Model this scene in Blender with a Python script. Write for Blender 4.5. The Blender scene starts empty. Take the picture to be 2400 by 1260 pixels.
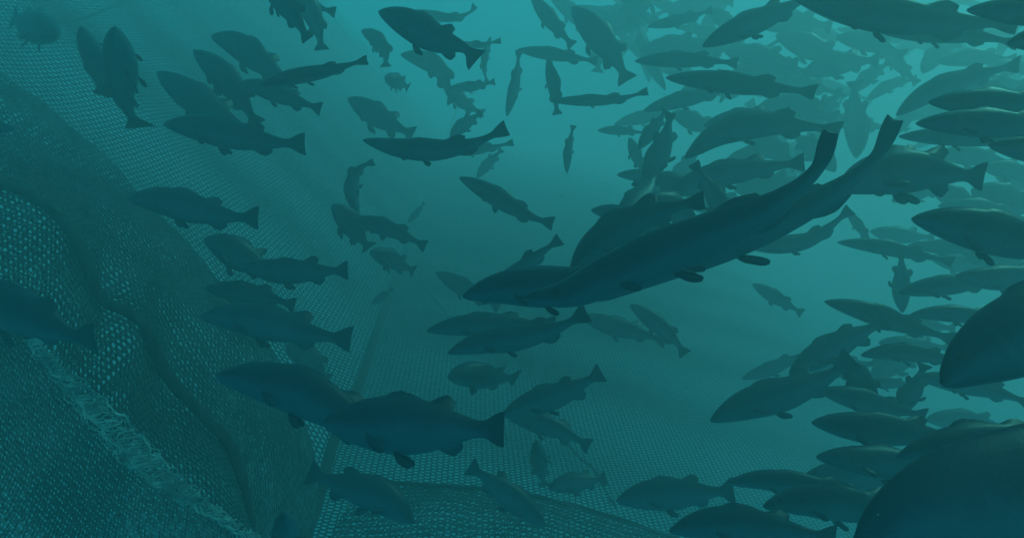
import bpy, math, random
import numpy as np
from mathutils import Vector, Matrix

# ------------------------------------------------------------------ camera, world, sun, exposure
scene = bpy.context.scene
C = scene.collection
FPX = 1430.0                      # focal length in pixels of a 2400 px wide picture
PITCH = math.radians(4.0)
cam_d = bpy.data.cameras.new("camera"); cam = bpy.data.objects.new("camera", cam_d); C.objects.link(cam)
cam_d.sensor_width = 36.0; cam_d.lens = 36.0 * FPX / 2400.0
cam_d.clip_start = 0.02; cam_d.clip_end = 500.0
cam.location = (0, 0, 0); cam.rotation_euler = (math.radians(90) + PITCH, 0, 0)
scene.camera = cam
RGT = np.array([1.0, 0, 0]); FWD = np.array([0, math.cos(PITCH), math.sin(PITCH)]); UPV = np.cross(RGT, FWD)

SUN_EL, SUN_AZ = math.radians(46), math.radians(76)      # azimuth clockwise from the view direction
world = bpy.data.worlds.new("World"); scene.world = world; world.use_nodes = True
wn = world.node_tree; wn.nodes.clear()
sky = wn.nodes.new("ShaderNodeTexSky"); sky.sky_type = 'NISHITA'; sky.sun_disc = False
sky.sun_elevation = SUN_EL; sky.sun_rotation = SUN_AZ
tint = wn.nodes.new("ShaderNodeMix"); tint.data_type = 'RGBA'; tint.blend_type = 'MULTIPLY'
tint.inputs['Factor'].default_value = 1.0
tint.inputs[7].default_value = (0.06, 0.12, 0.08, 1)      # daylight already filtered by the water above
deep = wn.nodes.new("ShaderNodeMix"); deep.data_type = 'RGBA'; deep.blend_type = 'ADD'
deep.inputs['Factor'].default_value = 1.0
deep.inputs[7].default_value = (0.0, 3.3, 4.2, 1)        # blue of the deep water all round
bg = wn.nodes.new("ShaderNodeBackground"); bg.inputs['Strength'].default_value = 0.10
wo = wn.nodes.new("ShaderNodeOutputWorld")
wn.links.new(sky.outputs[0], tint.inputs[6]); wn.links.new(tint.outputs[2], deep.inputs[6])
wn.links.new(deep.outputs[2], bg.inputs['Color']); wn.links.new(bg.outputs[0], wo.inputs['Surface'])

sl = bpy.data.lights.new("sun", 'SUN'); sl.energy = 2.1; sl.angle = math.radians(0.5); sl.color = (0.13, 0.74, 0.56)
sun = bpy.data.objects.new("sun", sl); C.objects.link(sun)
sdir = Vector((math.sin(SUN_AZ) * math.cos(SUN_EL), math.cos(SUN_AZ) * math.cos(SUN_EL), math.sin(SUN_EL)))
sun.rotation_euler = sdir.to_track_quat('Z', 'Y').to_euler(); sun.location = sdir * 30

scene.view_settings.view_transform = 'Standard'; scene.view_settings.look = 'None'
scene.view_settings.gamma = 1.0; scene.view_settings.use_curve_mapping = False
scene.view_settings.exposure = 0.0
scene.cycles.max_bounces = 6; scene.cycles.diffuse_bounces = 2; scene.cycles.glossy_bounces = 2
scene.cycles.volume_bounces = 2; scene.cycles.transparent_max_bounces = 8
scene.cycles.use_denoising = True

random.seed(7); rng = np.random.default_rng(7)

# ------------------------------------------------------------------ materials
def nt(name):
    m = bpy.data.materials.new(name); m.use_nodes = True
    t = m.node_tree
    return m, t, t.nodes['Principled BSDF']

def noise_mat(name, a, b, scale, rough, spec=0.3, bump=0.0, bscale=None):
    m, t, p = nt(name)
    tc = t.nodes.new("ShaderNodeTexCoord"); n = t.nodes.new("ShaderNodeTexNoise")
    n.inputs['Scale'].default_value = scale; n.inputs['Detail'].default_value = 5
    r = t.nodes.new("ShaderNodeValToRGB")
    r.color_ramp.elements[0].position = 0.35; r.color_ramp.elements[1].position = 0.68
    r.color_ramp.elements[0].color = (*a, 1); r.color_ramp.elements[1].color = (*b, 1)
    t.links.new(tc.outputs['Object'], n.inputs['Vector']); t.links.new(n.outputs['Fac'], r.inputs[0])
    t.links.new(r.outputs[0], p.inputs['Base Color'])
    p.inputs['Roughness'].default_value = rough; p.inputs['Specular IOR Level'].default_value = spec
    if bump:
        n2 = t.nodes.new("ShaderNodeTexNoise"); n2.inputs['Scale'].default_value = bscale or scale * 4
        t.links.new(tc.outputs['Object'], n2.inputs['Vector'])
        bm_ = t.nodes.new("ShaderNodeBump"); bm_.inputs['Strength'].default_value = bump; bm_.inputs['Distance'].default_value = 0.004
        t.links.new(n2.outputs['Fac'], bm_.inputs['Height']); t.links.new(bm_.outputs[0], p.inputs['Normal'])
    return m

def fish_mat():
    m, t, p = nt("fish_skin")
    at = t.nodes.new("ShaderNodeAttribute"); at.attribute_name = "belly"     # 0 along the back, 1 on the belly
    tc = t.nodes.new("ShaderNodeTexCoord")
    n = t.nodes.new("ShaderNodeTexNoise"); n.inputs['Scale'].default_value = 15; n.inputs['Detail'].default_value = 6
    t.links.new(tc.outputs['Object'], n.inputs['Vector'])
    ad = t.nodes.new("ShaderNodeMath"); ad.operation = 'MULTIPLY_ADD'
    ad.inputs[1].default_value = 0.58; t.links.new(n.outputs['Fac'], ad.inputs[0]); t.links.new(at.outputs['Fac'], ad.inputs[2])
    r = t.nodes.new("ShaderNodeValToRGB"); cr = r.color_ramp
    cr.elements[0].position = 0.30; cr.elements[0].color = (0.007, 0.022, 0.042, 1)
    cr.elements[1].position = 1.15 / 1.5 + .2; cr.elements[1].color = (0.035, 0.080, 0.118, 1)
    e = cr.elements.new(0.62); e.color = (0.010, 0.030, 0.056, 1)
    t.links.new(ad.outputs[0], r.inputs[0]); t.links.new(r.outputs[0], p.inputs['Base Color'])
    p.inputs['Roughness'].default_value = 0.44; p.inputs['Specular IOR Level'].default_value = 0.36
    v = t.nodes.new("ShaderNodeTexVoronoi"); v.inputs['Scale'].default_value = 110
    t.links.new(tc.outputs['Object'], v.inputs['Vector'])
    b = t.nodes.new("ShaderNodeBump"); b.inputs['Strength'].default_value = 0.14; b.inputs['Distance'].default_value = 0.002
    t.links.new(v.outputs['Distance'], b.inputs['Height']); t.links.new(b.outputs[0], p.inputs['Normal'])
    return m

M_FISH = fish_mat()
M_EYE, _t, _p = nt("fish_eye"); _p.inputs['Base Color'].default_value = (0.012, 0.014, 0.016, 1); _p.inputs['Roughness'].default_value = 0.08
M_NET = noise_mat("net_twine", (0.03, 0.058, 0.07), (0.06, 0.10, 0.115), 9, 0.8)
M_NETOLD = noise_mat("fouled_net_twine", (0.05, 0.088, 0.105), (0.12, 0.18, 0.20), 6, 0.85)
M_ROPE = noise_mat("dark_rope", (0.006, 0.011, 0.016), (0.018, 0.028, 0.036), 14, 0.8, bump=.6, bscale=60)
M_CREASE = noise_mat("lit_crease_twine", (0.10, 0.15, 0.16), (0.38, 0.46, 0.45), 26, 0.85, bump=.8, bscale=80)  # sunlight caught by the crease, put into a pale twine colour
M_SPECK = noise_mat("drifting_speck", (0.3, 0.34, 0.3), (0.5, 0.55, 0.5), 5, 0.9)

# ------------------------------------------------------------------ geometry helpers
def unproj(x, y, Z):
    """Point at depth Z along the view axis that stands under picture position x, y (2400 x 1260)."""
    x = np.asarray(x, float); y = np.asarray(y, float); Z = np.asarray(Z, float)
    return (Z[..., None] * FWD + (Z * (x - 1200) / FPX)[..., None] * RGT + (Z * (630 - y) / FPX)[..., None] * UPV)

def norm(v):
    return v / np.maximum(np.linalg.norm(v, axis=-1, keepdims=True), 1e-9)

def mesh_np(name, verts, quads=None, tris=None, mats=(), smooth=True):
    me = bpy.data.meshes.new(name)
    faces = []
    if quads is not None and len(quads): faces.append((np.asarray(quads, np.int32), 4))
    if tris is not None and len(tris): faces.append((np.asarray(tris, np.int32), 3))
    verts = np.asarray(verts, np.float32)
    me.vertices.add(len(verts)); me.vertices.foreach_set("co", verts.ravel())
    nl = sum(f.size for f, _ in faces); npoly = sum(len(f) for f, _ in faces)
    me.loops.add(nl); me.polygons.add(npoly)
    me.loops.foreach_set("vertex_index", np.concatenate([f.ravel() for f, _ in faces]))
    tot = np.concatenate([np.full(len(f), k, np.int32) for f, k in faces])
    st = np.concatenate([[0], np.cumsum(tot)[:-1]]).astype(np.int32)
    me.polygons.foreach_set("loop_start", st)
    me.polygons.foreach_set("use_smooth", np.full(npoly, smooth))
    me.update(calc_edges=True); me.validate()
    for m in mats: me.materials.append(m)
    return me

def link(name, me, parent=None):
    o = bpy.data.objects.new(name, me); C.objects.link(o); o.parent = parent
    return o

def spline(P, n, dense=40):
    """Catmull-Rom through P, resampled to n points evenly spaced along its length."""
    P = np.asarray(P, float)
    Q = np.vstack([2 * P[0] - P[1], P, 2 * P[-1] - P[-2]])
    out = []
    for i in range(1, len(Q) - 2):
        u = np.linspace(0, 1, dense, endpoint=False)[:, None]
        a, b, c, d = Q[i - 1], Q[i], Q[i + 1], Q[i + 2]
        out.append(0.5 * ((2 * b) + (c - a) * u + (2 * a - 5 * b + 4 * c - d) * u ** 2 + (3 * b - a - 3 * c + d) * u ** 3))
    out = np.vstack(out + [Q[-2:-1]])
    s = np.concatenate([[0], np.cumsum(np.linalg.norm(np.diff(out, axis=0), axis=1))])
    t = np.linspace(0, s[-1], n) if np.isscalar(n) else np.asarray(n) * s[-1]
    return np.stack([np.interp(t, s, out[:, k]) for k in range(P.shape[1])], 1)

def tube_arrays(P, r, seg=8, lay=0.0, pitch=0.1):
    """Closed tube along P; lay makes the shallow spiral ridges of laid rope."""
    P = np.asarray(P, float); n = len(P)
    T = norm(np.gradient(P, axis=0))
    ref = np.array([0.13, 0.31, 0.94]); A = norm(np.cross(T, ref)); B = np.cross(T, A)
    s = np.concatenate([[0], np.cumsum(np.linalg.norm(np.diff(P, axis=0), axis=1))])
    r = np.broadcast_to(np.asarray(r, float), (n,))
    V = []
    for k in range(seg):
        a = 2 * math.pi * k / seg
        rr = r * (1 + lay * np.cos(3 * (a - 2 * math.pi * s / pitch / 3)))
        V.append(P + A * (math.cos(a) * rr)[:, None] + B * (math.sin(a) * rr)[:, None])
    V = np.stack(V, 1).reshape(-1, 3)
    i = np.arange(n - 1)[:, None]; k = np.arange(seg)[None]; k2 = (k + 1) % seg
    Q = np.stack([i * seg + k, i * seg + k2, (i + 1) * seg + k2, (i + 1) * seg + k], -1).reshape(-1, 4)
    V = np.vstack([V, P[0], P[-1]]); a0, a1 = len(V) - 2, len(V) - 1
    k = np.arange(seg); k2 = (k + 1) % seg
    Tn = np.vstack([np.stack([np.full(seg, a0), k2, k], 1), np.stack([np.full(seg, a1), (n - 1) * seg + k, (n - 1) * seg + k2], 1)])
    return V, Q, Tn

def tube(name, P, r, mat, parent=None, seg=10, lay=0.0, pitch=0.1):
    V, Q, Tn = tube_arrays(P, r, seg, lay, pitch)
    return link(name, mesh_np(name, V, Q, Tn, [mat]), parent)

# ------------------------------------------------------------------ netting
def netting(name, surf, nu, nv, mat, parent, amp=0.22, rad=0.0055, keep=None, jitter=0.06, far=None):
    """Knotless netting: nu+1 twines, each waving so that it meets its neighbours in turn at short bars.
    surf(i, j) turns fractional twine and row numbers into points; keep(points) says which stay."""
    I, J = np.meshgrid(np.arange(nu + 1), np.arange(2 * nv + 1), indexing='ij')
    side = np.where((J + I) % 2 == 0, 1.0, -1.0)
    fi = I + side * amp + rng.normal(0, jitter, I.shape); fj = J * 0.5 + rng.normal(0, jitter, I.shape)
    P = surf(fi, fj)
    ok = np.ones(I.shape, bool) if keep is None else keep(P)
    T = norm(np.gradient(P, axis=1)); G = norm(np.gradient(P, axis=0)); N = norm(np.cross(T, G)); B = np.cross(N, T)
    a = np.array([90, 210, 330]) * math.pi / 180
    if far: rad = (rad * np.clip((far - P @ FWD) / (far * .5), .05, 1))[:, :, None, None]   # twine thinned with depth, so the far net fades as if in haze
    V = (P[:, :, None] + rad * (N[:, :, None] * np.sin(a)[None, None, :, None] + B[:, :, None] * np.cos(a)[None, None, :, None]))
    nr = 2 * nv + 1
    idx = lambda i, j, k: (i * nr + j) * 3 + k
    ii, jj = np.nonzero(ok[:, :-1] & ok[:, 1:])
    Q = [np.stack([idx(ii, jj, k), idx(ii, jj, (k + 1) % 3), idx(ii, jj + 1, (k + 1) % 3), idx(ii, jj + 1, k)], 1) for k in range(3)]
    # short bars where neighbouring twines come closest
    bi, bj = np.nonzero(ok[:-1] & ok[1:] & (side[:-1] > 0))
    Q += [np.stack([idx(bi, bj, k), idx(bi + 1, bj, k), idx(bi + 1, bj, (k + 1) % 3), idx(bi, bj, (k + 1) % 3)], 1) for k in range(3)]
    Q = np.vstack(Q); V = V.reshape(-1, 3)
    used = np.unique(Q); remap = np.full(len(V), -1); remap[used] = np.arange(len(used))
    return link(name, mesh_np(name, V[used], remap[Q], None, [mat]), parent)

CELL = 0.036
SEAMX0, SEAMK = 1164.0, 0.362
def p_left(x, y): return 11.8 - 0.0119 * x + 0.0105 * y
def p_right(x, y): return 1.2 - 0.0028 * x + 0.0138 * y
def plane_frame(a, b, c):
    """Plane whose cell size in the picture is a + b x + c y: point, and two axes with the first across, second along the seam."""
    n = b * FPX * RGT - c * FPX * UPV + (a + b * 1200 + c * 630) * FWD
    return n, FPX * CELL

def seam_pt(y):
    x = SEAMX0 - SEAMK * y
    return unproj(x, y, FPX * CELL / p_left(x, y))
s0, s1 = seam_pt(np.array([1250.0]))[0], seam_pt(np.array([330.0]))[0]
seam_dir = norm(s1 - s0)
net_root = bpy.data.objects.new("cage_net", None); C.objects.link(net_root); net_root.location = s0
net_root['label'] = "large fish pen net of dark mesh panels joined along a thick seam rope"
net_root['category'] = "net"
NETINV = Matrix.Translation(-Vector(s0))
def child(o):
    o.matrix_parent_inverse = Matrix.Translation(-Vector(o.parent.location)); return o

def in_view(P, zmax, mx=260, my=200):
    z = P @ FWD; zz = np.maximum(z, .05)
    x = 1200 + FPX * (P @ RGT) / zz; y = 630 - FPX * (P @ UPV) / zz
    return (z > 0.5) & (z < zmax) & (x > -mx) & (x < 2400 + mx) & (y > -my) & (y < 1260 + my)

def wavy(P, n, a=0.03):
    w = np.sin(P @ np.array([1.3, .9, .4]) * 2.1) * np.sin(P @ np.array([-.5, 1.1, 1.5]) * 1.7 + 1)
    return P + n * (a * w)[..., None]

nL, _ = plane_frame(11.8, -0.0119, 0.0105); nL = norm(nL)
acrossL = np.cross(seam_dir, nL)
if (acrossL @ RGT) > 0: acrossL = -acrossL
def surf_left(i, j):
    P = s0 + (i * CELL)[..., None] * acrossL + ((j * CELL * 1.25) - 1.2)[..., None] * seam_dir
    fade = np.clip((i * CELL) / 0.6, 0, 1)
    return wavy(P, nL, 0.035 * 1.0) * fade[..., None] + P * (1 - fade[..., None])
child(netting("net_wall_panel", surf_left, 360, 480, M_NET, net_root, amp=0.24, rad=0.0072, keep=lambda P: in_view(P, 20.0), far=20.0))

nR, _ = plane_frame(1.2, -0.0028, 0.0138); nR = norm(nR)
acrossR = np.cross(seam_dir, nR)
if (acrossR @ RGT) < 0: acrossR = -acrossR
def bend_right(P):
    """The floor panel dips away to the right like the bottom of a bag."""
    z = np.maximum(P @ FWD, .3)
    x = 1200 + FPX * (P @ RGT) / z; y = 630 - FPX * (P @ UPV) / z
    s = x - SEAMX0 + SEAMK * y
    drop = np.clip(s - 350, 0, 3000); drop = drop ** 2 / (drop + 200)
    p = np.maximum(FPX * CELL / z, 0.5); p2 = np.maximum(p - 0.0052 * drop, p * 0.45)
    return P * (p / p2)[..., None]
def surf_right(i, j):
    P = s0 + (i * CELL)[..., None] * acrossR + ((j * CELL * 0.75) - 1.2)[..., None] * seam_dir
    fade = np.clip((i * CELL) / 0.6, 0, 1)[..., None]
    P = wavy(P, nR, 0.03) * fade + P * (1 - fade)
    return bend_right(P)
child(netting("net_floor_panel", surf_right, 380, 780, M_NET, net_root, amp=0.10, rad=0.0067, keep=lambda P: in_view(P, 20.0), far=20.0))

ys = np.linspace(1330, 215, 60)
sp = seam_pt(ys) * 0.972 + 0.012 * np.stack([np.sin(ys / 60), np.cos(ys / 47), np.sin(ys / 39)], 1)
child(tube("seam_rope", spline(sp, 700), np.linspace(.033, .06, 700), M_ROPE, net_root, seg=12, lay=0.10, pitch=0.12))
def wall_line(pts, off=0.02):
    P = np.array(pts, float)
    return unproj(P[:, 0], P[:, 1], FPX * CELL / p_left(P[:, 0], P[:, 1]) - off)
def floor_line(pts, off=0.03):
    P = np.array(pts, float)
    return bend_right(unproj(P[:, 0], P[:, 1], FPX * CELL / p_right(P[:, 0], P[:, 1]))) * (1 - off / 4)
child(tube("lacing_line", spline(floor_line([(962, 640), (1000, 680), (1030, 712), (1052, 745)]), 60), 0.009, M_ROPE, net_root, seg=6))
child(tube("lacing_line", spline(floor_line([(1325, 1035), (1358, 1070), (1392, 1100), (1425, 1160), (1445, 1190)]), 60), 0.010, M_ROPE, net_root, seg=6))
child(tube("lacing_line", spline(wall_line([(150, 52), (230, 30), (310, -5), (380, -40)]), 60), 0.013, M_ROPE, net_root, seg=6))

# the loose double layer that lies on the floor panel along the bottom
def rows_surface(rows, nr=60, ns=200):
    R = [spline(unproj(np.array(r)[:, 0], np.array(r)[:, 1], np.array(r)[:, 2]), ns) for r in rows]
    G = np.stack(R, 0)                                    # rows x ns x 3
    G = np.stack([spline(G[:, k], nr) for k in range(ns)], 1)
    return G
def grid_sampler(G, nu, nv):
    nr, ns = G.shape[:2]
    def f(i, j):
        a = np.clip(i / nu, 0, 1) * (nr - 1); b = np.clip(j / nv, 0, 1) * (ns - 1)
        a0 = np.clip(a.astype(int), 0, nr - 2); b0 = np.clip(b.astype(int), 0, ns - 2); u = (a - a0)[..., None]; v = (b - b0)[..., None]
        return (G[a0, b0] * (1 - u) * (1 - v) + G[a0 + 1, b0] * u * (1 - v) + G[a0, b0 + 1] * (1 - u) * v + G[a0 + 1, b0 + 1] * u * v)
    return f
def fold(name, rows, mat, parent, cell, amp, rad, ruffle=0.0, aspect=.75):
    G = rows_surface(rows)
    if ruffle:
        n = norm(np.cross(np.gradient(G, axis=0), np.gradient(G, axis=1)))
        w = np.sin(G @ np.array([7, 3, 5.])) * np.sin(G @ np.array([-3, 6, 8.]) + 2) + .6 * np.sin(G @ np.array([14, -9, 11.]))
        G = G + n * (ruffle * w)[..., None]
    lu = np.linalg.norm(np.diff(G, axis=0), axis=2).sum(0).mean(); lv = np.linalg.norm(np.diff(G, axis=1), axis=2).sum(1).mean()
    nu, nv = max(4, int(lu / cell)), max(4, int(lv / (cell * aspect)))
    return child(netting(name, grid_sampler(G, nu, nv), nu, nv, mat, parent, amp, rad))
fold("net_fold", [
    [(880, 1128, 3.10), (1010, 1136, 3.10), (1200, 1152, 3.10), (1400, 1200, 3.05), (1600, 1268, 3.0), (1800, 1340, 2.9)],
    [(800, 1210, 2.92), (1000, 1200, 2.92), (1200, 1215, 2.92), (1390, 1262, 2.9), (1560, 1330, 2.8), (1750, 1390, 2.8)],
    [(740, 1330, 2.60), (960, 1330, 2.6), (1200, 1340, 2.6), (1380, 1370, 2.6), (1540, 1420, 2.6), (1700, 1460, 2.6)],
], M_NET, net_root, 0.034, 0.15, 0.0068, ruffle=0.012)
fe = np.array([(880, 1128), (1010, 1136), (1200, 1152), (1400, 1200), (1600, 1268), (1800, 1340)], float)
child(tube("fold_edge_line", spline(unproj(fe[:, 0], fe[:, 1], np.full(6, 3.08)), 160), 0.012, M_ROPE, net_root, seg=6))

# ------------------------------------------------------------------ loose net heaped at the lower left
loose = bpy.data.objects.new("loose_net", None); C.objects.link(loose); loose.location = unproj(300, 900, 2.4)
loose['label'] = "slack folded net with a curving dark rope and crease coloured as if sunlit"
loose['category'] = "net"
E = [(-190, 20), (-60, 120), (100, 240), (200, 330), (330, 450), (480, 620), (640, 830), (735, 1060), (722, 1330)]
Mo = [(-190, 190), (-60, 300), (80, 380), (190, 470), (300, 580), (430, 720), (550, 890), (640, 1070), (660, 1330)]
Ro = [(-190, 340), (-60, 405), (60, 450), (150, 520), (205, 620), (240, 700), (330, 752), (392, 880), (480, 975), (555, 1080), (600, 1330)]
Br = [(-230, 560), (-90, 640), (0, 700), (80, 800), (160, 890), (270, 1000), (330, 1070), (420, 1140), (590, 1255), (680, 1330)]
Co = [(-620, 860), (-560, 920), (-450, 1040), (-330, 1180), (-200, 1310), (-60, 1440), (100, 1520), (320, 1560), (480, 1600)]
def withz(r, za, zb): return [(x, y, za + (zb - za) * k / (len(r) - 1)) for k, (x, y) in enumerate(r)]
fold("net_sheet", [withz(E, 3.75, 3.05), withz(Mo, 3.02, 2.75), withz(Ro, 2.50, 2.45), withz(Br, 2.02, 2.10)],
     M_NETOLD, loose, 0.036, 0.14, 0.0070, ruffle=0.014, aspect=.95)
mid = [((a[0] + b[0]) / 2, (a[1] + b[1]) / 2) for a, b in zip(Br[1:], Co)]
fold("bunched_net", [withz(Br, 2.03, 2.11), withz(mid, 1.88, 1.94), withz(Co, 1.78, 1.8)],
     M_NETOLD, loose, 0.0125, 0.10, 0.0060, ruffle=0.018, aspect=1.0)
rp = np.array(withz(Ro, 2.43, 2.38))
child(tube("head_rope", spline(unproj(rp[:, 0], rp[:, 1], rp[:, 2]), 420), 0.021, M_ROPE, loose, seg=12, lay=0.12, pitch=0.09))
# pale crumpled crease: twisted netting, its pale colour standing in for sunlight on it
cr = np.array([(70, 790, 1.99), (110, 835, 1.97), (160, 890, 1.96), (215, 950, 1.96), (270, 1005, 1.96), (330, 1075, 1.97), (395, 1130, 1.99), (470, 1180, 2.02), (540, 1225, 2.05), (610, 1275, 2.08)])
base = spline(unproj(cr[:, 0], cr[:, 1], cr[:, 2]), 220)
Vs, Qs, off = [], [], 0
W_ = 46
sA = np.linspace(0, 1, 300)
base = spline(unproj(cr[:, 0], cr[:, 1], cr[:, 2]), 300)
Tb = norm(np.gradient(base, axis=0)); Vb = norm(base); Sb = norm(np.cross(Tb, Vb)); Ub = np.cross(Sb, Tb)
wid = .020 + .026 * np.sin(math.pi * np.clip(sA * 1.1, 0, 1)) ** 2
# crosswise meshes of the twisted crease, squeezed together, and the two ragged selvedges
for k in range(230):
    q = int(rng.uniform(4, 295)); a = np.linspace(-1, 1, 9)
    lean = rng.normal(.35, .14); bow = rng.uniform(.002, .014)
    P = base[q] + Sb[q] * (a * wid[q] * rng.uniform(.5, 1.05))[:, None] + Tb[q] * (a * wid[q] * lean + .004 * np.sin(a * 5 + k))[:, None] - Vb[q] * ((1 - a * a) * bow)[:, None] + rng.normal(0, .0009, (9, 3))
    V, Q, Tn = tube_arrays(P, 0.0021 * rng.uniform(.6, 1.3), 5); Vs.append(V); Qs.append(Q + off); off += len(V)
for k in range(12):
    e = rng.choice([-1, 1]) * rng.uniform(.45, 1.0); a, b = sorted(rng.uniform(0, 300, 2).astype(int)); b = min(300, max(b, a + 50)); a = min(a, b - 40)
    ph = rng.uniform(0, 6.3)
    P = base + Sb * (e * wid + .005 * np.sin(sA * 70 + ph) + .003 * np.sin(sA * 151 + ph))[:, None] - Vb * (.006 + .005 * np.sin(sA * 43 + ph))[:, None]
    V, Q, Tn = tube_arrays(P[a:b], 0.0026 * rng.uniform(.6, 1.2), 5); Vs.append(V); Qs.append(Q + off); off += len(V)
child(link("lit_crease", mesh_np("lit_crease", np.vstack(Vs), np.vstack(Qs), None, [M_CREASE]), loose))

# ------------------------------------------------------------------ fish
TS = np.concatenate([np.linspace(0, .14, 15)[:-1], np.linspace(.14, .86, 58)[:-1], np.linspace(.86, 1, 15)])
ANG = np.radians([90, 80, 62, 42, 22, 4, -16, -38, -60, -79, -90])
ANG = np.concatenate([ANG, math.pi - ANG[1:-1][::-1]])            # right side from the back down, then up the left side
def prof(t, xs, ys):
    from_ = np.interp(t, xs, ys)
    k = np.array([1, 2, 1]) / 4.0
    f2 = np.convolve(np.pad(from_, 1, mode='edge'), k, 'valid')
    return f2
HX = [0, .012, .03, .06, .10, .16, .22, .30, .38, .46, .54, .62, .70, .77, .83, .87, .90, .935, .97, 1.0]
HY = [.05, .17, .27, .39, .54, .71, .84, .95, 1.0, .99, .93, .80, .62, .46, .33, .29, .33, .52, .69, .76]
WX = [0, .012, .03, .06, .10, .16, .22, .30, .40, .50, .60, .70, .78, .84, .88, .91, .95, 1.0]
WY = [.05, .15, .25, .36, .47, .56, .60, .62, .60, .54, .45, .33, .22, .14, .09, .045, .028, .016]

def fish(label, d, H, pts, dt=0.0, roll=0.0, flip=1, fat=1.0, fins=1.0, tail=1.0, d1=1.0, d2=1.0, pel=1.0, pec=1.0, eye=True):
    """One fish: spine through picture positions pts (nose to tail fin) starting at depth d, dt deeper at the tail;
    H is the body height it shows, roll turns its back towards (+) or away from (-) the viewer."""
    P = np.array(pts, float); n = len(P)
    seg = np.concatenate([[0], np.cumsum(np.linalg.norm(np.diff(P, axis=0), axis=1))]); seg /= seg[-1]
    W3 = unproj(P[:, 0], P[:, 1], d + dt * seg)
    S = spline(W3, TS); L = np.linalg.norm(np.diff(spline(W3, 60), axis=0), axis=1).sum()
    T = norm(np.gradient(S, axis=0)); T = norm(np.stack([np.convolve(np.pad(T[:, k], 2, mode='edge'), np.ones(5) / 5, 'valid') for k in range(3)], 1))
    V = norm(S.mean(0))                                     # away from the viewer
    D0 = norm(np.cross(T, V)); m = D0.mean(0)
    if m @ UPV < 0: D0 = -D0
    D0 = D0 * flip
    W0 = np.cross(D0, T); W0 *= -np.sign((W0 @ V).mean()) if abs((W0 @ V).mean()) > 1e-6 else 1   # towards the viewer
    r = math.radians(roll)
    D = D0 * math.cos(r) + W0 * math.sin(r); W = W0 * math.cos(r) - D0 * math.sin(r)
    h = 0.48 * rng.uniform(.93, 1.07) * H * (d + dt * .4) / FPX
    hh = prof(TS, HX, HY) * h; ww = prof(TS, WX, WY) * h * fat
    tl = np.clip((TS - .87) / .13, 0, 1); hh = hh * (1 + (tail - 1) * tl)
    jit = rng.uniform(.75, 1.2, 6); fork = rng.uniform(.002, .016)
    # fin outlines along the back and the belly
    saw = 1 - .10 * (np.abs(((TS * 62) % 1) - .5) * 2)
    f1 = np.interp(TS, [.315, .345, .39, .46, .52, .535], [0, .15, .16, .10, .03, 0]) * saw * jit[0] * d1
    f2 = np.interp(TS, [.575, .60, .63, .665, .70, .708], [0, .24, .40, .36, .27, 0]) * jit[1] * d2
    fa = np.interp(TS, [.645, .67, .70, .73, .76, .768], [0, .26, .40, .30, .20, 0]) * jit[2]
    fd = np.maximum(f1, f2) * h * fins; fa = fa * h * fins
    cen = prof(TS, [0, .05, .12, .25, .5, .8, 1], [-.10, -.06, -.02, 0, -.02, .0, 0]) * h
    R, K = len(TS), len(ANG)
    co = np.zeros((R, K, 3)); bel = np.zeros((R, K))
    for k, a in enumerate(ANG):
        s, c = math.sin(a), math.cos(a)
        c2 = math.copysign(abs(c) ** .85, c)
        y = hh * s * (1.0 if s > 0 else .97) + cen; x = ww * c2
        back = np.zeros(R)
        if k == 0: y = y + fd; back = fd * .75
        if abs(a + math.pi / 2) < 1e-6: y = y - fa; back = fa * .75
        back = back + (tl ** 2) * (s ** 2) * fork * L - (tl ** 2) * .006 * L
        co[:, k] = S + D * y[:, None] + W * x[:, None] + T * back[:, None]
        bel[:, k] = np.clip(.5 - .62 * s, 0, 1) * np.clip(1.25 - 1.4 * np.clip(TS - .8, 0, 1) * 5, .1, 1)
    # gill cover ridge and eye bulge
    bulge = np.exp(-((TS - .205) / .012) ** 2) * .02 - np.exp(-((TS - .225) / .008) ** 2) * .02
    for k, a in enumerate(ANG):
        if abs(math.sin(a)) < .8: co[:, k] += W * (bulge * h * math.copysign(1, math.cos(a)))[:, None]
    verts = list(co.reshape(-1, 3)); belly = list(bel.ravel())
    quads, mi = [], []
    drop = {}
    def leaf(r0, k0, side, base_dir, chord, length, width):
        """Grow a fin out of one body quad so that the skin stays continuous."""
        k1 = (k0 + 1) % K
        q = [r0 * K + k0, r0 * K + k1, (r0 + 1) * K + k1, (r0 + 1) * K + k0]
        drop[(r0, k0)] = 1
        ctr = np.mean([verts[i] for i in q], 0)
        nrm = norm(np.cross(base_dir, chord))
        e = (verts[q[3]] - verts[q[0]]); e2 = (verts[q[1]] - verts[q[0]])
        sg = 1.0 if chord @ e > 0 else -1.0
        sn = 1.0 if nrm @ e2 > 0 else -1.0
        prev = q
        for u, w in ((.06, .36), (.25, .62), (.5, .88), (.75, .92), (.92, .70), (1.0, .34)):
            c = ctr + base_dir * (length * u) + T[r0] * (length * .22 * u * u)
            th = max(.0012, .035 * width * (1 - u) + .001)
            hw = chord * sg * (width * w * .5); hn = nrm * sn * th
            ring = [c - hw - hn, c - hw + hn, c + hw + hn, c + hw - hn]
            new = []
            for v in ring: verts.append(v); belly.append(.25); new.append(len(verts) - 1)
            for i in range(4): quads.append((prev[i], prev[(i + 1) % 4], new[(i + 1) % 4], new[i])); mi.append(0)
            prev = new
        quads.append(tuple(prev)); mi.append(0)
    rp_ = int(np.argmin(abs(TS - .255))); rv = int(np.argmin(abs(TS - .40)))
    kr = 6; kl = len(ANG) - kr - 1                           # low on each side
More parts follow.
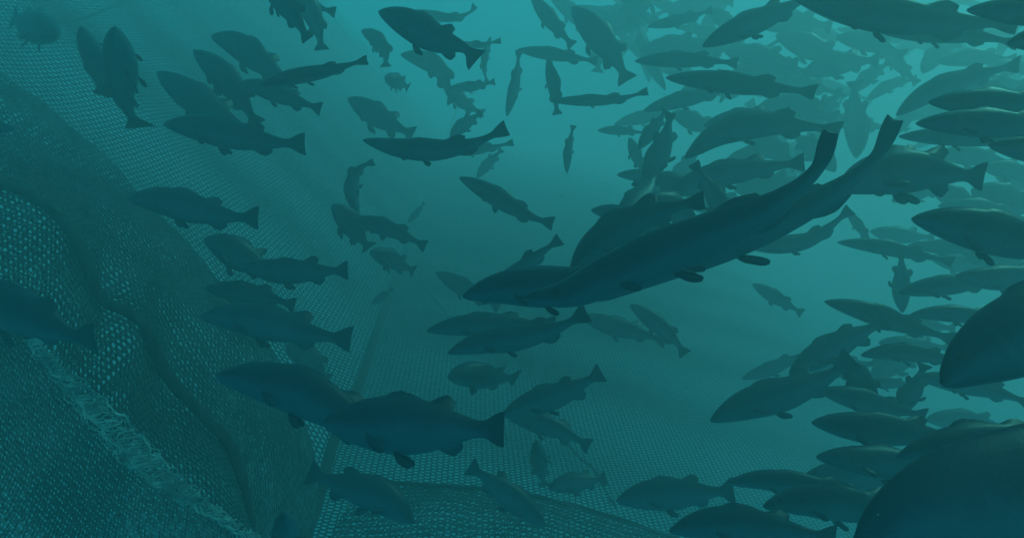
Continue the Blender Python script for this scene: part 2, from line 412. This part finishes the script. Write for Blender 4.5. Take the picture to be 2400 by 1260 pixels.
    for side, k in ((1, kr), (-1, kl)):
        bd = norm(T[rp_] * .75 + W[rp_] * (.42 * side) - D[rp_] * rng.uniform(.35, .75))
        ch = norm(T[rp_] * .55 + D[rp_] * .65 - bd * ((T[rp_] * .55 + D[rp_] * .65) @ bd))
        leaf(rp_, k, side, bd, ch, h * .74 * fins * pec, h * .34 * fins)
    kr2 = 8; kl2 = len(ANG) - kr2 - 1
    for side, k in ((1, kr2), (-1, kl2)):
        bd = norm(T[rv] * .72 + W[rv] * (.22 * side) - D[rv] * .62)
        ch = norm(T[rv] - bd * (T[rv] @ bd))
        leaf(rv, k, side, bd, ch, h * .66 * fins * pel, h * .34 * fins * (pel * .5 + .5))
    re = 9
    for i in range(R - 1):
        for k in range(K):
            if (i, k) in drop: continue
            k1 = (k + 1) % K
            quads.append((i * K + k, i * K + k1, (i + 1) * K + k1, (i + 1) * K + k))
            mi.append(1 if (eye and i in (re - 1, re) and k in (3, K - 4)) else 0)
    tris = []
    for r0, rev in ((0, True), (R - 1, False)):
        verts.append(co[r0].mean(0)); belly.append(.5); ci = len(verts) - 1
        for k in range(K):
            a, b = r0 * K + k, r0 * K + (k + 1) % K
            tris.append((ci, b, a) if rev else (ci, a, b))
    org = S[int(R * .42)]
    verts = np.array(verts) - org
    me = mesh_np("fish", verts, quads, tris, [M_FISH, M_EYE])
    me.polygons.foreach_set("material_index", np.array(mi + [0] * len(tris), np.int32))
    at = me.attributes.new("belly", 'FLOAT', 'POINT'); at.data.foreach_set("value", np.array(belly, np.float32))
    o = link("fish", me); o.location = org
    o['label'] = label; o['category'] = "fish"; o['group'] = "fish swimming inside the net pen"
    return o

# label, depth, body height in picture, spine nose -> tail fin, options
F = [
# ---- upper left, in front of the wall panel
("blurred stubby fish turning away high in the upper left corner", 2.9, 84, [(128,72),(95,66),(60,55),(28,42)], dict(dt=.42, fat=1.15)),
("upright fish with dark snout left of its larger upright twin", 2.75, 58, [(188,62),(212,115),(225,170),(238,225)], dict(dt=.35, flip=-1, roll=-35)),
("upright fish with pale belly and dark fan tail over the mesh", 2.35, 88, [(266,62),(282,140),(284,215),(302,262),(330,300)], dict(dt=.45, flip=-1, roll=-35, tail=1.35)),
("uppermost of three slanting fish above the thin fish", 3.3, 64, [(496,82),(560,108),(625,155),(690,200)], dict(dt=.1)),
("slanting fish crossing behind the thin fish's pointed end", 3.05, 72, [(456,116),(515,170),(560,225),(602,292)], dict(dt=.15, roll=20)),
("plump slanting fish whose tail hides behind a level fish", 2.95, 76, [(371,166),(430,212),(505,262),(590,312)], dict(dt=.1)),
("thin fish rising to the right with small hooked tail", 2.7, 44, [(608,198),(690,180),(775,164),(825,150),(860,141)], dict(roll=48, dt=.1)),
("short fish with square tail just beneath the thin fish", 3.0, 50, [(560,192),(625,210),(695,236),(752,256)], dict(dt=.1)),
("level dark fish with square tail over the bright wall mesh", 2.6, 74, [(384,288),(470,300),(555,318),(640,333),(714,338)], dict(roll=8)),
("fish slanting in from the top edge with bright flank", 2.6, 66, [(608,-75),(655,-12),(695,45),(722,95)], dict(roll=25, tail=.7)),
("fish with tail pointing straight down near the top edge", 3.3, 52, [(690,-40),(725,20),(745,72),(754,118)], dict(dt=.1)),
("dark tail end of a fish poking in at the top edge", 3.4, 36, [(640,-75),(700,-25),(745,15),(786,30)], dict()),
("small crescent fish with one bright edge", 4.6, 40, [(848,70),(882,92),(902,122),(904,158)], dict(roll=20)),
("dark plump fish slanting down with broad drooping tail", 2.35, 76, [(889,24),(955,55),(1025,92),(1085,112),(1118,142)], dict(tail=1.1)),
("pale slender fish above the dark plump fish", 5.4, 24, [(958,26),(1010,36),(1062,42),(1100,30),(1114,12)], dict(roll=30)),
("pale tail showing past the plump fish's broad tail", 5.0, 22, [(1010,90),(1080,106),(1130,104),(1174,96)], dict(roll=30)),
("pale fish bending downward below the plump fish", 5.6, 46, [(940,126),(990,140),(1030,162),(1048,205),(1062,240)], dict(roll=15)),
("pale fish trailing from the bent pale fish", 6.0, 34, [(1040,195),(1070,228),(1100,250),(1132,268)], dict()),
("pale blob of a fish seen head on over fading mesh", 5.0, 40, [(905,180),(922,188),(940,196),(958,206)], dict(dt=.4, fat=1.2)),
("pale level fish left of an upright pale fish", 5.2, 26, [(1056,204),(1105,203),(1160,192)], dict()),
("thin upright pale fish with bright right edge", 5.6, 20, [(1150,86),(1138,125),(1134,160),(1142,194)], dict(roll=30)),
("thin upright pale fish standing alone left of centre top", 5.2, 26, [(1187,272),(1203,215),(1212,165),(1216,120)], dict(roll=20)),
("finned pale fish with raised back fin over fading mesh", 4.3, 56, [(817,228),(862,258),(912,288),(968,316)], dict(fins=1.2)),
("dark level fish curving its tail upward above the seam rope", 2.5, 54, [(851,326),(930,346),(1020,352),(1110,336),(1188,300)], dict(roll=10)),
("pale fish half hidden under the dark curving fish", 5.0, 24, [(1030,350),(1090,354),(1150,346),(1203,334)], dict()),
("small pale fish slanting beneath the curving fish's tail", 5.8, 26, [(1117,416),(1142,386),(1176,350)], dict()),
("small pale fish pointing down above the curving fish", 4.8, 34, [(1054,320),(1085,294),(1128,264)], dict()),
("hooked fish hanging upright with bright side", 3.5, 36, [(838,500),(824,452),(830,412),(850,390),(876,380)], dict(roll=25, tail=.7)),
("slender fish with bright back descending toward open water", 3.0, 48, [(1078,414),(1140,448),(1200,484),(1250,510),(1296,524)], dict(roll=15)),
("dark stocky fish diving left of the seam rope", 3.1, 62, [(781,478),(815,515),(840,550),(866,582)], dict(dt=.2)),
("fish with pale back and dark fan tail across the seam rope", 3.1, 44, [(820,512),(880,526),(940,548),(998,578)], dict(roll=15)),
("pale oval fish with dark tail touching the seam rope", 3.3, 50, [(868,588),(905,602),(938,620),(972,636)], dict(dt=.3)),
("faint tiny fish on the mesh left of the seam rope", 4.6, 20, [(870,712),(895,696),(920,676)], dict()),
("faint small fish beside the upper seam rope", 5.4, 16, [(955,522),(975,500),(995,474)], dict()),
# ---- left and lower left
("dark level fish over the edge of the slack net", 2.3, 76, [(300,462),(380,470),(460,490),(530,506),(604,511)], dict()),
("fish overlapping the head of a level fish below it", 2.55, 74, [(480,556),(535,582),(590,615),(655,640)], dict(dt=.1)),
("level fish with both back fins showing mid left", 2.35, 62, [(570,618),(640,634),(740,636),(816,633)], dict()),
("short fish with pale rear back above a longer fish", 2.6, 54, [(480,674),(550,682),(620,694),(692,716)], dict(roll=18)),
("long dark fish with wide tail beneath the short fish", 2.15, 80, [(470,738),(560,744),(650,762),(740,784),(822,795)], dict()),
("dim rounded fish partly hidden above the large dark pair", 3.4, 62, [(672,806),(705,828),(735,852),(765,890)], dict(dt=.2)),
("large dark fish with pointed snout leading the dark pair", 1.34, 116, [(506,876),(620,893),(720,925),(830,985),(960,1050)], dict(roll=8, tail=.8)),
("largest dark fish of the lower pair with rounded tail", 1.2, 134, [(760,985),(880,992),(1000,1000),(1100,1004),(1182,1006)], dict(tail=.8)),
("big fish with lit back at the left edge over slack net", 1.5, 130, [(-130,680),(-20,705),(90,748),(160,782),(222,795)], dict(roll=40)),
("dark snout of a fish just inside the left edge", 2.3, 44, [(34,300),(-40,296),(-120,290),(-190,285)], dict()),
("fish with bright curved back nosing down at the bottom", 1.95, 88, [(972,1222),(905,1170),(835,1142),(775,1126),(722,1106)], dict(roll=14)),
("dark fish diving right with tail raised near the bottom", 2.35, 62, [(1278,1230),(1220,1182),(1165,1138),(1100,1092)], dict()),
("stubby dark fish with ragged tail on the lower mesh", 2.9, 50, [(1284,1142),(1330,1132),(1380,1126),(1420,1120)], dict(dt=.1)),
("small fish seen end on hanging above the stubby fish", 3.0, 46, [(1256,1032),(1262,1065),(1268,1100),(1276,1138)], dict(dt=.35, flip=-1)),
("dark fish with broad fan tail in full side view", 2.3, 72, [(1444,1170),(1520,1160),(1590,1156),(1660,1152),(1720,1150)], dict(tail=1.15)),
("dark fish rising right above a lower mesh fish", 2.4, 64, [(1178,968),(1250,944),(1320,920),(1370,896),(1412,872)], dict()),
("fish slanting down right from beneath the rising fish", 2.75, 56, [(1180,968),(1250,986),(1325,1014),(1382,1046)], dict()),
("pale rounded fish turning over the lower mesh", 2.6, 74, [(1052,880),(1100,876),(1155,886),(1212,884)], dict(dt=.35, roll=40)),
("blurred pale fish rising from the bottom edge", 1.6, 76, [(664,1204),(668,1240),(676,1300),(690,1360)], dict(dt=.4, flip=-1, roll=20, fat=1.2)),
# ---- centre
("fish with tapering snout directly under the giant fish", 2.2, 56, [(1000,772),(1090,762),(1190,758),(1300,760)], dict(dt=.1)),
("dark fish with upturned fan tail beneath the giant fish", 1.95, 70, [(1050,824),(1130,802),(1220,790),(1310,766),(1376,732)], dict(tail=1.05)),
("pale fish fading behind the giant fish's leading neighbour", 3.6, 44, [(1022,636),(1070,664),(1120,692),(1170,720)], dict()),
("large dark fish whose head leads below the giant fish", 1.36, 100, [(1084,690),(1180,674),(1290,672),(1420,655),(1540,610)], dict(roll=0, tail=.7, d1=.5, d2=.4)),
("giant dark fish spanning the centre with its tail raised", 1.16, 124, [(1225,692),(1330,686),(1440,640),(1560,590),(1700,532),(1830,468),(1915,395),(1948,306)], dict(roll=12, tail=.42, d1=.5, d2=.55, pel=1.5)),
("dark fish shadowing the giant fish with tail held higher", 1.50, 104, [(1400,700),(1540,630),(1690,570),(1830,510),(1960,445),(2050,370),(2096,282)], dict(roll=10, tail=.55, pel=1.9, d2=.5)),
("fish pressed along the giant fish's upper back", 1.75, 82, [(1334,640),(1395,575),(1470,525),(1560,490),(1650,470)], dict(roll=15, tail=.7)),
("slanting fish tail emerging above the giant fish's neighbour", 2.4, 44, [(1130,712),(1200,650),(1258,600),(1314,560)], dict()),
("blunt nosed fish pointing left behind the giant fish", 2.7, 46, [(1386,490),(1440,500),(1500,522),(1570,545)], dict()),
("dark fish slanting up among the cluster over the giant fish", 2.5, 62, [(1448,515),(1490,475),(1518,440),(1535,400)], dict(dt=.2)),
("dark rounded fish filling the cluster above the giant fish", 2.35, 74, [(1500,470),(1550,478),(1600,500),(1650,540)], dict(dt=.2)),
("dim fish lying level behind the central cluster", 3.4, 56, [(1480,430),(1550,428),(1620,440),(1700,440)], dict()),
("blunt fish tail leaning across the level pale fish", 2.6, 50, [(1730,560),(1700,500),(1660,435),(1625,382)], dict(tail=.75)),
("slender upright fish with nose down left of the school", 3.4, 54, [(1508,440),(1538,375),(1560,320),(1572,264)], dict(roll=15, tail=.6)),
("smaller slanting fish beside the slender upright fish", 4.0, 34, [(1496,348),(1528,306),(1562,258)], dict()),
("faint finned fish hanging left of the upright fish", 4.8, 28, [(1476,322),(1490,362),(1508,408)], dict()),
("tiny lone fish hanging upright in open water", 4.4, 22, [(1328,406),(1332,350),(1344,294)], dict()),
("thin level fish with forked look in open upper water", 3.9, 28, [(1290,236),(1370,236),(1450,232),(1518,214)], dict()),
("upright fish crossing the thin level fish's snout", 4.3, 32, [(1284,140),(1297,195),(1302,235),(1306,268)], dict(dt=.1)),
("pale level fish above the upright crossing fish", 5.2, 32, [(1212,116),(1300,128),(1400,144)], dict()),
("pale fish diving right from the top edge near centre", 5.0, 40, [(1246,-10),(1288,44),(1342,108)], dict()),
("broad pale fish diving beside the bright upper water", 4.4, 66, [(1342,15),(1400,82),(1442,138),(1470,190)], dict()),
("pale fish fading to the right under the giant fish", 3.7, 46, [(1360,738),(1430,762),(1500,780),(1560,800)], dict()),
("pale fish diving right under the giant fish's belly fins", 3.5, 46, [(1478,712),(1530,752),(1575,790),(1606,830)], dict()),
("lone faint fish slanting in open water at right centre", 4.8, 32, [(1764,664),(1820,698),(1880,734)], dict()),
("pale fish tail under the giant fish's rear belly", 3.4, 40, [(1740,575),(1830,575),(1910,555),(1995,490)], dict()),
("faint fish beside the pale tail under the giant", 5.0, 22, [(1985,492),(2012,528),(2045,572)], dict()),
("faint level fish drifting left of the upright pair", 5.6, 22, [(1400,305),(1455,306),(1515,312)], dict()),
("pale snout pointing left behind the central cluster", 4.2, 30, [(1446,408),(1510,412),(1590,420)], dict()),
# ---- upper right school, against the bright water
("level slender fish left of the brightest gaps", 4.0, 36, [(1488,142),(1570,140),(1650,142),(1730,148)], dict()),
("long fish with fine tail below the level slender one", 3.2, 56, [(1562,180),(1670,190),(1790,204),(1912,216)], dict(roll=20)),
("pale fish slanting up left of the bright water patch", 4.6, 42, [(1508,258),(1590,236),(1660,220),(1725,200)], dict()),
("pale narrow fish slanting through the bright upper gap", 5.2, 28, [(1518,62),(1590,48),(1670,24)], dict()),
("dark fish rising to the top edge through bright water", 3.0, 58, [(1646,106),(1735,66),(1830,26),(1910,-15)], dict()),
("long broad fish along the top edge at right", 2.15, 80, [(1850,-18),(1990,20),(2130,44),(2270,54),(2390,50)], dict(roll=10)),
("darkest fish in the top right corner", 1.55, 72, [(2268,20),(2400,26),(2540,24),(2680,30)], dict()),
("slim fish under the long broad fish at the top", 2.7, 46, [(2060,72),(2160,76),(2280,84),(2390,102)], dict(roll=20)),
("dark blunt fish head at the right edge near the top", 1.6, 66, [(2362,98),(2420,92),(2520,85),(2620,84)], dict()),
("fish slanting down left with spread fins mid school", 3.1, 66, [(1603,368),(1690,312),(1790,292),(1890,296),(1968,308)], dict(roll=10)),
("paler fish lying over the slanting fish's back", 3.8, 44, [(1650,292),(1740,276),(1850,266)], dict()),
("level fish with square tail above the giant fish", 3.0, 58, [(1570,440),(1670,412),(1780,394),(1886,380)], dict()),
("pale fish curving up to the right edge", 3.4, 54, [(2100,268),(2180,216),(2280,180),(2390,150)], dict(roll=20)),
("dark level fish at the right edge in the upper school", 1.9, 64, [(2178,236),(2280,240),(2400,246),(2520,252)], dict()),
("dark level fish just beneath its dark neighbour at right", 1.75, 68, [(2148,286),(2270,288),(2400,294),(2540,300)], dict()),
("paler fish under the two dark level fish at right", 2.7, 46, [(2108,318),(2230,320),(2340,328),(2440,340)], dict(roll=20)),
("dark fish cut off by the right edge below the pale one", 1.8, 66, [(2320,338),(2420,350),(2540,365),(2650,370)], dict()),
("spiny deep bodied fish with fan tail behind the giant's tail", 2.15, 118, [(1960,440),(2050,410),(2140,402),(2230,408),(2308,414)], dict(fins=1.2, tail=.85)),
("fish with rounded fin peeping over the spiny fish", 2.5, 60, [(2000,400),(2070,380),(2140,368),(2205,360)], dict()),
("large dark fish pointing left at the right edge centre", 1.6, 104, [(2140,508),(2230,524),(2330,548),(2450,580),(2580,600)], dict(roll=10)),
("slender fish drifting below the giant's tail at right", 3.6, 36, [(1964,566),(2050,576),(2130,592),(2235,614)], dict(roll=15)),
("pale level fish under the large dark right fish", 4.4, 34, [(2126,574),(2220,580),(2320,588)], dict()),
("upright fish with nose down at right", 3.4, 42, [(2117,732),(2112,690),(2113,640),(2112,592)], dict(dt=.1, tail=.6)),
("fish with lit back crossing the upright fish at right", 2.8, 52, [(2106,684),(2180,672),(2270,664),(2360,656)], dict(roll=20)),
("fish with ragged fins over the lit back fish", 2.5, 60, [(2240,644),(2320,652),(2410,646),(2500,635)], dict()),
("slim dark fish beneath the lit back fish", 2.6, 42, [(2132,736),(2210,734),(2300,742),(2390,755)], dict()),
("fish slanting down right across the right middle", 2.8, 52, [(1934,704),(2030,730),(2130,764),(2240,796)], dict(roll=12)),
("very large dark fish curving in from the right edge", 1.0, 225, [(2200,893),(2300,832),(2430,772),(2640,725),(2900,705)], dict(tail=.7, fat=.6)),
# ---- right, lower school
("faint pale fish left of a rising fish at lower right", 4.3, 34, [(1738,886),(1810,862),(1900,822)], dict()),
("fish rising right beneath the slanting right fish", 2.7, 66, [(1848,874),(1930,826),(2005,785),(2080,752)], dict()),
("pale backed fish under the rising fish", 2.7, 48, [(2018,830),(2100,824),(2180,834),(2270,852)], dict(roll=20)),
("dark fish rising right with snout on the fading mesh", 2.2, 80, [(1664,982),(1750,948),(1850,918),(1940,882),(2000,838)], dict()),
("fish slanting across the tail of the dark rising fish", 2.4, 58, [(1950,836),(2000,872),(2035,910),(2070,958)], dict()),
("fish with thin lit back under the crossing tails", 2.35, 58, [(1920,912),(2000,932),(2080,955),(2170,975)], dict(roll=15)),
("short upright fish in the gap at lower right", 2.6, 48, [(2098,976),(2128,930),(2150,895),(2168,852)], dict()),
("slender fish with pale back reaching the right edge", 2.5, 48, [(2145,880),(2230,894),(2320,914),(2420,946)], dict(roll=15)),
("faint level fish behind the short upright fish", 3.6, 30, [(2020,892),(2080,896),(2150,904)], dict(roll=15)),
("dark fish with bright curved back above the huge dark fish", 1.75, 82, [(1904,986),(2000,998),(2120,1012),(2270,1030)], dict(roll=20)),
("dark fish nosing left beneath the bright backed fish", 1.65, 76, [(1914,1066),(2010,1078),(2130,1090),(2290,1100)], dict()),
("dim fish low between two dark snouts at lower right", 2.2, 66, [(1878,1118),(1970,1112),(2080,1128),(2190,1150)], dict()),
("long fish with bright back edge at lower right", 1.9, 54, [(1702,1128),(1800,1124),(1920,1142),(2070,1172)], dict(roll=22)),
("dark fish under the bright edged long fish", 1.55, 82, [(1788,1182),(1890,1172),(2020,1186),(2200,1210)], dict(roll=12)),
("dark fish along the bottom edge left of the huge fish", 1.45, 92, [(1568,1240),(1680,1226),(1810,1238),(1960,1262)], dict(roll=10)),
("dark fish whose ragged back fin rises over the huge fish", 1.25, 80, [(2100,1068),(2230,1036),(2380,1024),(2540,1030)], dict(d1=2.6)),
("huge dark fish filling the bottom right corner", 0.80, 500, [(1990,1268),(2170,1206),(2420,1192),(2900,1215),(3600,1240),(4200,1250)], dict(eye=False, fat=.42, roll=-8)),
# ---- paler fish farther inside the upper right school
("distant fish crossing the bright gap near the top", 5.6, 26, [(1384,38),(1440,28),(1480,8)], dict()),
("distant broad fish hanging under the top edge", 5.0, 60, [(1500,-40),(1490,10),(1478,60)], dict(dt=.2)),
("distant fish arching over the brightest gap", 5.4, 26, [(1420,60),(1478,42),(1540,50)], dict()),
("distant level fish left of the dark rising fish", 5.0, 36, [(1500,118),(1580,104),(1670,96)], dict()),
("distant fish beneath the dark rising fish", 4.8, 40, [(1700,120),(1780,132),(1870,150)], dict()),
("distant fish slanting through the speckled gaps", 4.7, 46, [(1820,80),(1900,112),(1990,150)], dict()),
("distant dim fish above the speckled gaps", 5.0, 42, [(1780,58),(1860,52),(1950,62)], dict()),
("distant upright fish like a post between two bright gaps", 4.6, 42, [(2010,370),(2008,310),(2002,250),(2004,190)], dict(roll=15)),
("distant fish leaning right above the post like fish", 5.0, 28, [(2000,215),(2035,180),(2085,145)], dict()),
("distant fish dividing two bright gaps at upper right", 5.0, 24, [(2068,108),(2100,145),(2150,196)], dict()),
("distant fish slanting below the slim top fish", 4.8, 34, [(2160,170),(2200,125),(2250,100)], dict()),
("distant fish lying along the speckled gaps", 4.4, 48, [(1880,172),(1960,150),(2060,140)], dict()),
("distant pale fish right of the long fine tailed fish", 4.4, 50, [(1780,245),(1860,252),(1960,280)], dict()),
("distant fish slanting down behind the spread finned fish", 4.2, 46, [(1740,300),(1800,340),(1870,390)], dict()),
("distant fish crossing behind the giant fish's raised tail", 4.2, 44, [(1960,400),(1910,350),(1850,310)], dict()),
("distant fish slanting from the upright slender fish's tail", 4.6, 36, [(1575,262),(1625,285),(1690,312)], dict()),
("distant fish low behind the level square tailed fish", 4.2, 52, [(1720,440),(1790,435),(1880,440)], dict()),
("distant fish behind the blunt leaning tail", 4.2, 54, [(1600,470),(1680,475),(1760,500)], dict()),
("distant fish slanting below the spiny fish's fan tail", 3.8, 42, [(2180,430),(2240,465),(2320,510)], dict()),
("distant broad fish at the right edge below the fan tail", 3.4, 60, [(2280,440),(2350,468),(2440,500)], dict()),
("distant fish near the right edge above the large dark fish", 4.2, 34, [(2330,395),(2380,425),(2430,455)], dict()),
("distant fish between fan tail and right edge", 4.0, 38, [(2190,360),(2280,366),(2380,385)], dict()),
("distant fish trailing behind the pale curving fish", 4.0, 44, [(2240,215),(2320,200),(2410,196)], dict()),
("distant fish slanting right of the slender drifting fish", 4.4, 36, [(2180,600),(2250,618),(2320,640)], dict()),
("distant fish behind the crossing tails at lower right", 3.4, 44, [(2040,880),(2100,850),(2170,830)], dict()),
("distant fish under the slender pale backed fish", 3.0, 44, [(2170,980),(2260,985),(2370,1005)], dict(roll=15)),
("distant level fish above the upright nose down fish", 4.6, 30, [(2040,540),(2110,552),(2190,556)], dict()),
# ---- more of the tangle against the light
("hazy fish lying across the top just right of the brightest gap", 5.8, 40, [(1560,22),(1640,10),(1720,2)], dict()),
("hazy fish slanting down between two dark top fish", 5.2, 40, [(1660,20),(1705,55),(1740,100)], dict()),
("hazy broad fish behind the level slender fish", 5.4, 56, [(1560,135),(1640,118),(1730,112)], dict()),
("hazy fish behind the long fine tailed fish's head", 5.2, 48, [(1590,220),(1660,200),(1740,170)], dict()),
("hazy fish overlapping the speckled gaps from the left", 5.0, 50, [(1730,170),(1810,158),(1900,170)], dict()),
("hazy fish above the long fine tailed fish's tail", 5.3, 40, [(1800,190),(1880,196),(1970,220)], dict()),
("hazy fish diving toward the giant's raised tail", 5.0, 42, [(1900,300),(1930,255),(1975,215)], dict()),
("hazy fish crossing low over the post like fish", 5.6, 34, [(1930,270),(2010,290),(2090,300)], dict()),
("hazy fish bridging the bright gaps right of the post like fish", 5.4, 30, [(2030,235),(2085,200),(2150,185)], dict()),
("hazy fish beneath the long broad top fish", 4.8, 44, [(1960,85),(2040,100),(2120,130)], dict()),
("hazy fish left of the pale curving fish", 5.2, 34, [(2060,330),(2110,290),(2160,235)], dict()),
("hazy level fish under the slim top fish", 4.6, 40, [(2200,145),(2280,135),(2380,140)], dict()),
("hazy fish at the right edge below the blunt dark head", 4.4, 42, [(2290,175),(2360,160),(2440,150)], dict()),
("hazy fish low between the spread finned and square tailed fish", 4.6, 40, [(1700,375),(1770,360),(1850,350)], dict()),
("hazy fish rising toward the giant's raised tail", 4.8, 46, [(1760,480),(1820,440),(1890,410)], dict()),
("hazy fish behind the central cluster's upper edge", 5.0, 40, [(1570,440),(1600,400),(1640,350)], dict()),
("hazy fish under the pale slanting fish left of the bright patch", 5.6, 34, [(1440,290),(1510,275),(1590,270)], dict()),
("hazy fish along the pale broad diving fish", 5.8, 44, [(1430,60),(1410,110),(1400,170)], dict()),
("hazy fish left of the broad pale diving fish", 5.8, 40, [(1290,-10),(1340,30),(1390,90)], dict()),
("hazy fish at the right below the spiny fish", 4.4, 40, [(2090,470),(2150,450),(2220,440)], dict()),
("hazy fish high at right behind the dark level pair", 3.6, 50, [(2200,215),(2290,205),(2400,215)], dict()),
("hazy fish right of the fan tail near the edge", 3.8, 44, [(2300,390),(2370,400),(2450,420)], dict()),
("hazy fish behind the large dark right fish", 3.4, 50, [(2200,480),(2300,490),(2420,520)], dict()),
("hazy fish behind the ragged finned right fish", 3.6, 48, [(2260,600),(2340,610),(2430,625)], dict()),
("hazy fish between the slanting and slim right fish", 3.8, 44, [(2090,745),(2160,760),(2240,770)], dict()),
("hazy fish beneath the slanting right fish's tail", 3.6, 46, [(2060,800),(2140,810),(2230,815)], dict()),
("hazy fish low behind the dark rising fish's tail", 3.6, 46, [(1900,880),(1980,860),(2060,850)], dict()),
]

F = [(a, b * 1.32, c * 1.25, p, k) if a.startswith("distant") else (a, b * 1.28, c, p, k) if a.startswith("hazy") else (a, b, c, p, k) for a, b, c, p, k in F]
R_ = random.Random(31)
for _ in range(34):
    x, y = R_.uniform(1420, 2420), R_.uniform(-10, 430)
    if y > 40 + (x - 1420) * .55 + 120: y *= .4
    a = R_.choice([R_.uniform(-.7, .5), R_.uniform(-.5, .4), R_.uniform(.6, 2.2)]); l = R_.uniform(75, 130); b = a + R_.uniform(-.35, .35)
    F.append(("faint blurred fish massed deepest behind the upper right school", R_.uniform(7.0, 9.5), l * R_.uniform(.24, .33),
              [(x - l * math.cos(a), y + l * math.sin(a)), (x, y), (x + l * math.cos(b), y - l * math.sin(b))], dict(roll=R_.uniform(-10, 25))))
for lab, dd, HH, pp, kw in F:
    o_ = fish(lab, dd, HH, pp, **kw)
    if lab.startswith("faint blurred fish massed"): o_["group"] = "faint fish massed deepest behind the upper right school"


# ------------------------------------------------------------------ specks drifting in the water
Vs, Qs, off = [], [], 0
for k in range(420):
    x, y = rng.uniform(-100, 2500), rng.uniform(-60, 1320); z = rng.uniform(.7, 4.0)
    zmax = 48.0 / max(p_left(x, y), p_right(x, y), 2)
    z = min(z, zmax - .4)
    if z < .5: continue
    c = unproj(x, y, z); r = rng.uniform(.0008, .0022) * min(1, z / 2.2)
    ax = norm(rng.normal(size=3)); b = norm(np.cross(ax, [.3, .5, .8])); g = np.cross(ax, b); e = rng.uniform(1, 2.6)
    V = np.array([c + ax * r * e, c + b * r, c + g * r, c - b * r, c - g * r, c - ax * r * e])
    Vs.append(V); Qs.append(np.array([(0, 1, 2), (0, 2, 3), (0, 3, 4), (0, 4, 1), (5, 2, 1), (5, 3, 2), (5, 4, 3), (5, 1, 4)]) + off); off += 6
sp_o = link("drifting_specks", mesh_np("drifting_specks", np.vstack(Vs), None, np.vstack(Qs), [M_SPECK]))
sp_o['kind'] = "stuff"; sp_o['label'] = "tiny pale specks drifting in the murky teal water"; sp_o['category'] = "specks"

# ------------------------------------------------------------------ the water itself
X0, X1, Y0, Y1, Z0, Z1 = -18.0, 20.0, -5.0, 28.0, -11.0, 5.0
hv = [(x, y, z) for x in (X0, X1) for y in (Y0, Y1) for z in (Z0, Z1)]
hq = [(0, 1, 3, 2), (4, 6, 7, 5), (0, 4, 5, 1), (2, 3, 7, 6), (0, 2, 6, 4), (1, 5, 7, 3)]
hz = link("haze", mesh_np("haze", hv, hq, None, [], False))
hm = bpy.data.materials.new("water_haze"); hm.use_nodes = True; ht = hm.node_tree; ht.nodes.clear()
pv = ht.nodes.new("ShaderNodeVolumePrincipled"); ho = ht.nodes.new("ShaderNodeOutputMaterial")
pv.inputs['Color'].default_value = (0.82, 0.89, 0.91, 1)
pv.inputs['Density'].default_value = 0.155; pv.inputs['Anisotropy'].default_value = 0.5
ht.links.new(pv.outputs[0], ho.inputs['Volume']); hz.data.materials.append(hm)
hz['kind'] = "stuff"; hz['label'] = "hazy teal water filling the whole net pen"; hz['category'] = "water"
